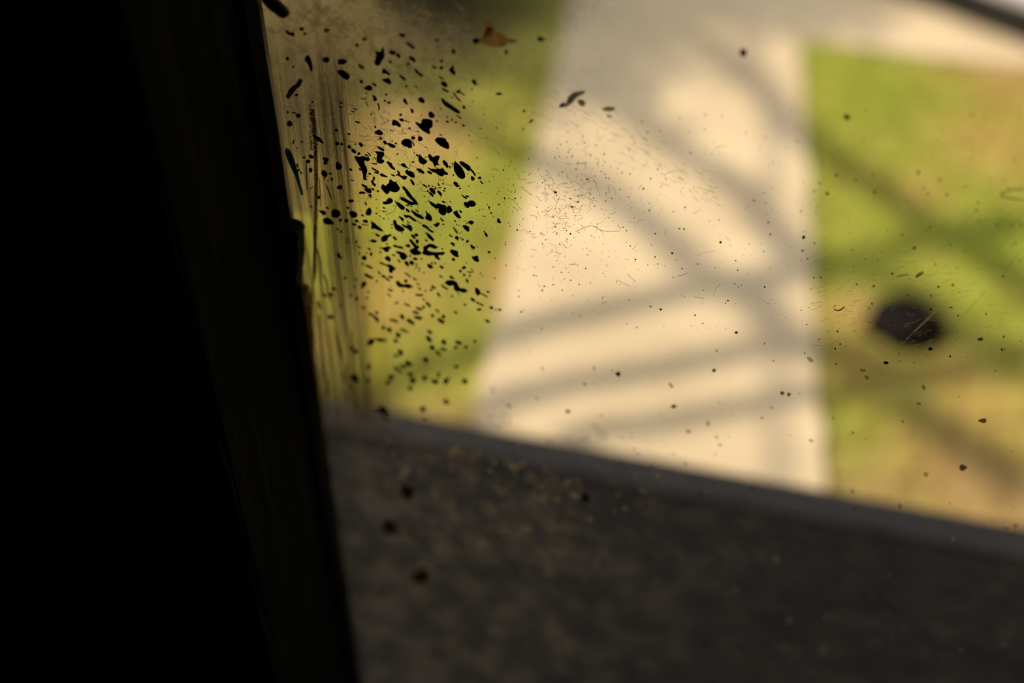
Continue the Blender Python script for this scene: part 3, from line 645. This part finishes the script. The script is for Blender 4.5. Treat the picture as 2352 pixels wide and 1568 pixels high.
# bead of grainy sealant: hundreds of grains
strip('sealant_line', stroke(8.5, [(716, 250), (723, 300), (726.5, 400), (726, 480), (724, 560), (722, 640)]), 'bead', .0002, -.00008)
V, F = [], []
for i in range(1500):
    t = random.random(); y = 250+t*390; cx = np.interp(y, (250, 330, 430, 520, 640), (720, 725.5, 726.5, 724, 722)); wd = np.interp(y, (250, 300, 480, 560, 640), (2, 4.5, 4.2, 3.2, 1.8))
    x = cx+G(0, .5)*wd
    if i < 260: y = U(240, 345); x = 713+(y-240)*.03+G(0, 2.2)
    px_, pz_ = pane(x, y); r = U(.00008, .00022)*K; b = len(V)
    for d in ((1, 0, 0), (-1, 0, 0), (0, 1, 0), (0, -1, 0), (0, 0, 1), (0, 0, -1)): V.append((px_+d[0]*r, -.0002+d[1]*r, pz_+d[2]*r*1.2))
    for f in ((0, 2, 4), (2, 1, 4), (1, 3, 4), (3, 0, 4), (2, 0, 5), (1, 2, 5), (3, 1, 5), (0, 3, 5)): F.append(tuple(b+q for q in f))
me = from_np('sealant_bead', V, F)
me.materials.append(M['thin']); me.materials.append(M['web']); me.materials.append(M['putty'])
me.polygons.foreach_set('material_index', np.repeat(rng.choice([0, 1, 2], len(F)//8, p=[.35, .42, .23]), 8))
tag(obj('sealant_bead', me, None, glass), 'grainy line of dried sealant', None, None, 'stuff')

# ------------------------------------------------------------------ garden: ground, paths, turf
ground = obj('ground', box('ground', -12, 12, -6, 16, -.30, -.02), M['soil']); tag(ground, 'bare earth under the lawn', 'ground', None, 'structure')
PL = lambda y: -.448-(y-1.221)*.105        # path edges: left and right x at distance y
PR = lambda y: .178-(y-1.203)*.1045
def slab(name, quad, z0, z1, nx=24, ny=60, wob=.006):
    bm = bmesh.new(); g = []
    for j in range(ny+1):
        row = []
        for i in range(nx+1):
            a, b = Vector(quad[0]).lerp(Vector(quad[1]), i/nx), Vector(quad[3]).lerp(Vector(quad[2]), i/nx)
            p = a.lerp(b, j/ny)
            if i in (0, nx): p.x += random.uniform(-wob, wob)
            row.append(bm.verts.new((p.x, p.y, z1 + .0015*math.sin(p.x*9)*math.sin(p.y*7))))
        g.append(row)
    for j in range(ny):
        for i in range(nx): bm.faces.new((g[j][i], g[j][i+1], g[j+1][i+1], g[j+1][i]))
    r = bmesh.ops.extrude_face_region(bm, geom=bm.faces[:])
    for v in (e for e in r['geom'] if isinstance(e, bmesh.types.BMVert)): v.co.z = z0
    bmesh.ops.recalc_face_normals(bm, faces=bm.faces[:]); return from_bm(name, bm)
y0, y1 = .62, 2.715
tag(obj('path', slab('path', [(PL(y0), y0), (PR(y0), y0), (PR(y1), y1), (PL(y1), y1)], -.03, .012), M['concrete']), 'pale sandy concrete garden path crossed by straight shadows', 'path', None, 'structure')
tag(obj('path', slab('cross_path', [(PL(2.715), 2.715), (5, 2.715), (5, 3.12), (PL(2.715), 3.3)], -.03, .011, 40, 8), M['concrete']), 'pale cross path at the far end beside the white-capped edging', 'path', None, 'structure')

dry_spots = [(2290, 330, .20), (2330, 210, .18), (2250, 930, .16), (2180, 860, .13), (1950, 740, .10), (1965, 845, .12), (1000, 300, .14), (900, 680, .16), (870, 940, .07), (2200, 1060, .16), (2080, 990, .06), (1010, 350, .12), (760, 420, .16), (1150, 640, .09), (2110, 440, .09)]
soil_spots = [(875, 285, .20), (1190, 620, .05), (1180, 650, .05), (1010, 968, .07), (1170, 700, .05), (1200, 560, .05), (1090, 975, .06), (2250, 1130, .16), (2000, 1140, .12), (2352, 1180, .2), (700, 230, .15), (760, 90, .35), (930, 60, .3), (680, 20, .4), (680, 800, .10), (2300, 140, .12), (1960, 700, .05)]
DS = [(*gp(x, y)[:2], r) for x, y, r in dry_spots]; SS = [(*gp(x, y)[:2], r) for x, y, r in soil_spots]
def cover(x, y):
    n = .5+.25*np.sin(x*7.3+1.1*np.sin(y*5.1)+.7)*np.sin(y*6.1+1.3*np.sin(x*4.7)) + .18*np.sin(x*17+y*11)*np.sin(y*19-x*6)
    d = np.clip((n-.52)*1.3, 0, .55)
    d = np.maximum(d, np.where(x < -.4, .20+.25*np.clip(n-.3, 0, 1), 0))  # left lawn coloured paler to imitate the haze of the glass film
    for a, b, r in DS: d = np.maximum(d, .95*np.exp(-((x-a)**2+((y-b)*.9)**2)/(2*(r*.62)**2)))
    s = np.clip((1.105-y+.03*np.sin(x*6))/.06, 0, 1)*.9
    for a, b, r in SS: s = np.maximum(s, .8*np.exp(-((x-a)**2+(y-b)**2)/(2*(r*.6)**2)))
    return d, s
def lawn_ok(x, y):
    onp = (x > PL(y)-.0) & (x < PR(y)+.0) & (y < 3.2)
    cr = (x > PL(y)) & (y > 2.715) & (y < 3.3-(x+.6)*.032)
    return ~(onp | cr)
# turf skin (gently uneven) following the same cover
nx, ny = 150, 130; gx, gy = np.meshgrid(np.linspace(-4.2, 3.2, nx), np.linspace(.35, 6.2, ny))
gz = .004*np.sin(gx*5)*np.sin(gy*4.3)-.002
V = np.stack([gx.ravel(), gy.ravel(), gz.ravel()], 1)
idx = np.arange(nx*ny).reshape(ny, nx); Fq = np.stack([idx[:-1, :-1].ravel(), idx[:-1, 1:].ravel(), idx[1:, 1:].ravel(), idx[1:, :-1].ravel()], 1)
me = from_np('lawn', V, Fq); me.polygons.foreach_set('use_smooth', [True]*len(me.polygons))
def paint(me, x, y):
    d, s = cover(x, y); at = me.color_attributes.new('cover', 'FLOAT_COLOR', 'POINT')
    at.data.foreach_set('color', np.stack([d, s, 0*d, 0*d+1], 1).astype(np.float32).ravel())
paint(me, V[:, 0], V[:, 1]); me.materials.append(M['turf'])
tag(obj('lawn', me), 'patchy green and straw coloured lawn ground beside the path', 'lawn', None, 'structure')
# blades
sx_ = gp(2080, 738, .03)
N = 90000
bx_ = rng.uniform(-2.4, 1.9, N); by_ = rng.uniform(.95, 4.2, N); ok = lawn_ok(bx_, by_)
d, s = cover(bx_, by_); ok &= rng.random(N) > s*.95; ok &= rng.random(N) > d*.35
ok &= (bx_-sx_.x)**2+(by_-sx_.y)**2 > .085**2
ok &= np.where(bx_ < -.2, by_ < 2.44, (by_ < 2.70) & (bx_ < 1.0))
def turf_blades(bx_, by_, label):
    n = len(bx_)
    h = rng.uniform(.012, .032, n); a = rng.uniform(0, 2*np.pi, n); wd = rng.uniform(.0015, .003, n); la = rng.uniform(0, 2*np.pi, n); ll = h*rng.uniform(.2, .9, n)
    ca, sa = np.cos(a)*wd, np.sin(a)*wd; lx, ly = np.cos(la)*ll, np.sin(la)*ll
    P = np.empty((n, 5, 3)); z0 = 0*h-.004
    P[:, 0] = np.stack([bx_-ca, by_-sa, z0], 1); P[:, 1] = np.stack([bx_+ca, by_+sa, z0], 1)
    P[:, 2] = np.stack([bx_+ca*.8+lx*.35, by_+sa*.8+ly*.35, h*.6], 1); P[:, 3] = np.stack([bx_-ca*.8+lx*.35, by_-sa*.8+ly*.35, h*.6], 1)
    P[:, 4] = np.stack([bx_+lx, by_+ly, h], 1); V = P.reshape(-1, 3)
    me = bpy.data.meshes.new('grass'); me.vertices.add(5*n); me.vertices.foreach_set('co', V.ravel())
    base = np.arange(n)*5
    loops = np.stack([base, base+1, base+2, base+3, base+3, base+2, base+4], 1).ravel()
    me.loops.add(len(loops)); me.loops.foreach_set('vertex_index', loops.astype(np.int32))
    me.polygons.add(2*n); st = np.stack([np.arange(n)*7, np.arange(n)*7+4], 1).ravel(); me.polygons.foreach_set('loop_start', st.astype(np.int32))
    me.update(calc_edges=True); me.validate()
    paint(me, np.repeat(bx_, 5), np.repeat(by_, 5)); me.materials.append(M['turf'])
    tag(obj('grass', me), label, 'grass', None, 'stuff')
side = bx_ < -.2
turf_blades(bx_[ok & side], by_[ok & side], 'short yellow-green grass between the path and the blackened stile')
turf_blades(bx_[ok & ~side], by_[ok & ~side], 'short bright green grass around the dark stone')

# ------------------------------------------------------------------ dark stone in the grass
def rock(name, loc, rx, ry, rz, mat):
    bm = bmesh.new(); bmesh.ops.create_icosphere(bm, subdivisions=4, radius=1)
    from mathutils import noise as mn
    for v in bm.verts:
        k = 1+.22*mn.noise(v.co*1.7+Vector((3, 1, 2)))+.10*mn.noise(v.co*4.5)
        v.co = Vector((v.co.x*rx*k, v.co.y*ry*k, max(v.co.z*rz*k, -rz*.35)))
    me = from_bm(name, bm, True); return obj(name, me, mat, None, loc)
tag(rock('stone', (sx_.x, sx_.y, .018), .074, .060, .062, M['stone']), 'dark blurred stone lying in the grass beyond the path edge', 'stone')

# ------------------------------------------------------------------ white-capped low edging in the far corner
ed = empty('edging_wall', tuple(gp(2352, 70)))
A, B = gp(2080, 8), gp(2352, 112); dirv = (B-A).normalized(); ang = math.atan2(dirv.y, dirv.x)
ed.location = (A.x, A.y, 0); ed.rotation_euler = (0, 0, ang)
obj('wall_face', box('wall_face', -.25, .62, 0, .20, 0, .115, .004), M['shadow_face'], ed)
obj('cap', box('cap', -.27, .64, -.012, .22, .115, .145, .006), M['white'], ed)
tag(ed, 'low edging wall with a whitewashed cap over a shadow-coloured face in the far corner', 'edging')

# ------------------------------------------------------------------ shrub at the far end of the lawn
def shrub(loc, R, H, nleaf, label):
    r = empty('shrub', loc); tag(r, label, 'shrub')
    V, F = [], []
    for i in range(nleaf):
        u, v = U(0, 6.283), U(-.25, 1); q = math.sqrt(max(0, 1-v*v)); k = random.random()**.35*(1+.18*math.sin(3*u)+.12*math.sin(5*u+2))
        c = Vector((R*k*q*math.cos(u), R*k*q*math.sin(u), H*.52+H*.5*k*v)); n = Vector((G(0, 1), G(0, 1), G(.5, 1))).normalized(); t = n.orthogonal().normalized()
        t = (Matrix.Rotation(U(0, 6.28), 3, n) @ t); b_ = n.cross(t); L = U(.018, .036); W = L*.42; k0 = len(V)
        for p in (-t*L, b_*W-t*L*.1, t*L+n*L*-.25, -b_*W-t*L*.1): V.append(c+p)
        F.append((k0, k0+1, k0+2, k0+3))
    obj('foliage', from_np('foliage', V, F), M['leaf'], r)['kind'] = 'stuff'
    for i in range(7):
        u = i*.9; pts = [(.03*math.cos(u), .03*math.sin(u), -.02), (R*.35*math.cos(u), R*.35*math.sin(u), H*.35), (R*.7*math.cos(u), R*.7*math.sin(u), H*.72)]
        obj('stem', tube('stem', smooth_line(pts), .008, 6), M['bark'], r)
s1 = gp(900, -290)
shrub((s1.x, s1.y, 0), .42, .55, 5200, 'tall dark green leafy shrub behind the low one, far end of the lawn')
s2 = gp(1010, 5)
shrub((s2.x, s2.y, 0), .25, .26, 2400, 'low dark green shrub in front of the taller one, behind the tan flake')

# ------------------------------------------------------------------ unseen shadow caster shaped as a bare tree; branches laid along the shadow lines
tree = empty('shadow_caster_tree', (-6.6, 1.2, 0)); tag(tree, 'unseen leafless tree shaped to cast the straight shadows on the path', 'tree')
TB = Vector(tree.location)
joint = Vector((*gp(600, 330)[:2], 0)) + Vector((-1.4, -.1, 0)) + SUN*6.2
tr = smooth_line([TB-TB, Vector((.06, -.02, 1.4)), (joint-TB)*.55+Vector((.05, .05, .4)), joint-TB], 6)
obj('trunk', tube('trunk', tr, np.linspace(.16, .075, len(tr)), 12), M['bark'], tree)
def branch(pxs, L0, L1, r0, r1, attach=True):
    g = [gp(x, y, .01) for x, y in pxs]; n = len(g)
    P = [q + SUN*(L0+(L1-L0)*i/(n-1)) for i, q in enumerate(g)]
    if attach: P = [joint + (P[0]-joint)*0, joint.lerp(P[0], .5)+Vector((0, 0, .12))] + P
    P = smooth_line([p-TB for p in P], 6); m = len(P)
    P = [p+Vector((G(0, .004), G(0, .004), G(0, .004))) for p in P]
    obj('branch', tube('branch', P, np.linspace(r0, r1, m), 8), M['bark'], tree)
branch([(1000, 20), (1180, 105), (1340, 205), (1540, 330), (1720, 450), (1800, 550), (1910, 605), (2060, 640), (2260, 800), (2352, 850)], 6.0, 6.6, .033, .038)
branch([(1380, -90), (1500, 0), (1600, 90), (1740, 195), (1800, 270), (1900, 350), (2050, 450), (2180, 535), (2300, 610), (2400, 680)], 6.2, 5.6, .034, .041)
branch([(880, 190), (1050, 275), (1230, 360), (1400, 450), (1550, 560), (1640, 650), (1740, 690), (1800, 780), (1890, 805), (2050, 900), (2200, 1010), (2352, 1110)], 6.0, 6.4, .030, .043)
branch([(720, 900), (900, 860), (1100, 790), (1260, 740), (1400, 710), (1640, 660), (1880, 612), (2000, 580), (2200, 535), (2352, 498)], 5.8, 6.2, .031, .041)
branch([(900, 985), (1150, 920), (1300, 885), (1500, 850), (1700, 812), (1800, 790), (1900, 780), (2050, 830), (2200, 840), (2352, 790)], 5.9, 6.3, .031, .029)
branch([(1100, 1060), (1340, 1000), (1550, 962), (1720, 932), (1830, 908), (2000, 880), (2200, 850)], 5.8, 6.0, .029, .024)
branch([(1690, 40), (1755, 190), (1775, 330), (1770, 470), (1785, 560), (1780, 650), (1770, 720), (1785, 830), (1790, 960), (1790, 1130)], 6.4, 5.8, .013, .012, False)
obj('twig', tube('twig', [gp(1500, 0, .01)+SUN*6.2-TB, gp(1690, 40, .01)+SUN*6.4-TB], .016, 6), M['bark'], tree)

# ------------------------------------------------------------------ leafy tree outside the view; its crown dapples the far end
def leafy_tree(base, clumps, label):
    r = empty('leafy_tree', base); tag(r, label, 'tree'); B0 = Vector(base)
    c0 = sum((Vector(c[0]) for c in clumps), Vector())/len(clumps)
    P = smooth_line([Vector((0, 0, -.02)), Vector((.05, .03, c0.z*.4)), c0-B0-Vector((0, 0, .35)), c0-B0], 6)
    obj('trunk', tube('trunk', P, np.linspace(.10, .035, len(P)), 10), M['bark'], r)
    V, F = [], []
    for c, R, nl in clumps:
        for i in range(nl):
            q = Vector((G(0, .45), G(0, .45), G(0, .32)))*R; n = Vector((G(0, 1), G(0, 1), G(.4, 1))).normalized(); t = Matrix.Rotation(U(0, 6.28), 3, n) @ n.orthogonal().normalized()
            b_ = n.cross(t); L = U(.03, .055); W = L*.45; k0 = len(V); cc = Vector(c)-B0+q
            for p in (-t*L, b_*W-t*L*.1, t*L-n*L*.2, -b_*W-t*L*.1): V.append(cc+p)
            F.append((k0, k0+1, k0+2, k0+3))
        obj('branch', tube('branch', smooth_line([c0-B0-Vector((0, 0, .3)), (c0-B0).lerp(Vector(c)-B0, .5)+Vector((0, 0, .08)), Vector(c)-B0]), .014, 6), M['bark'], r)
    obj('foliage', from_np('foliage', V, F), M['leaf'], r)['kind'] = 'stuff'
spots = [(640, 20, .42, 1300), (820, 10, .42, 1500), (1000, 20, .42, 1500), (1180, 10, .40, 1400), (1330, -20, .34, 800), (1270, 40, .2, 300), (760, 110, .28, 480), (900, 120, .22, 260), (1000, 110, .22, 200), (1380, 30, .20, 260), (1340, 120, .20, 200), (1390, 200, .2, 150), (1500, -20, .26, 300), (1640, -10, .14, 130), (1700, -10, .26, 240), (1850, 20, .24, 170), (2000, 0, .22, 130), (600, 250, .3, 300), (700, -150, .6, 900), (1200, -200, .6, 900)]
leafy_tree((-4.3, 1.7, 0), [(tuple(gp(x, y)+SUN*5.2), R, n) for x, y, R, n in spots], 'leafy tree whose crown dapples the far end of the path')
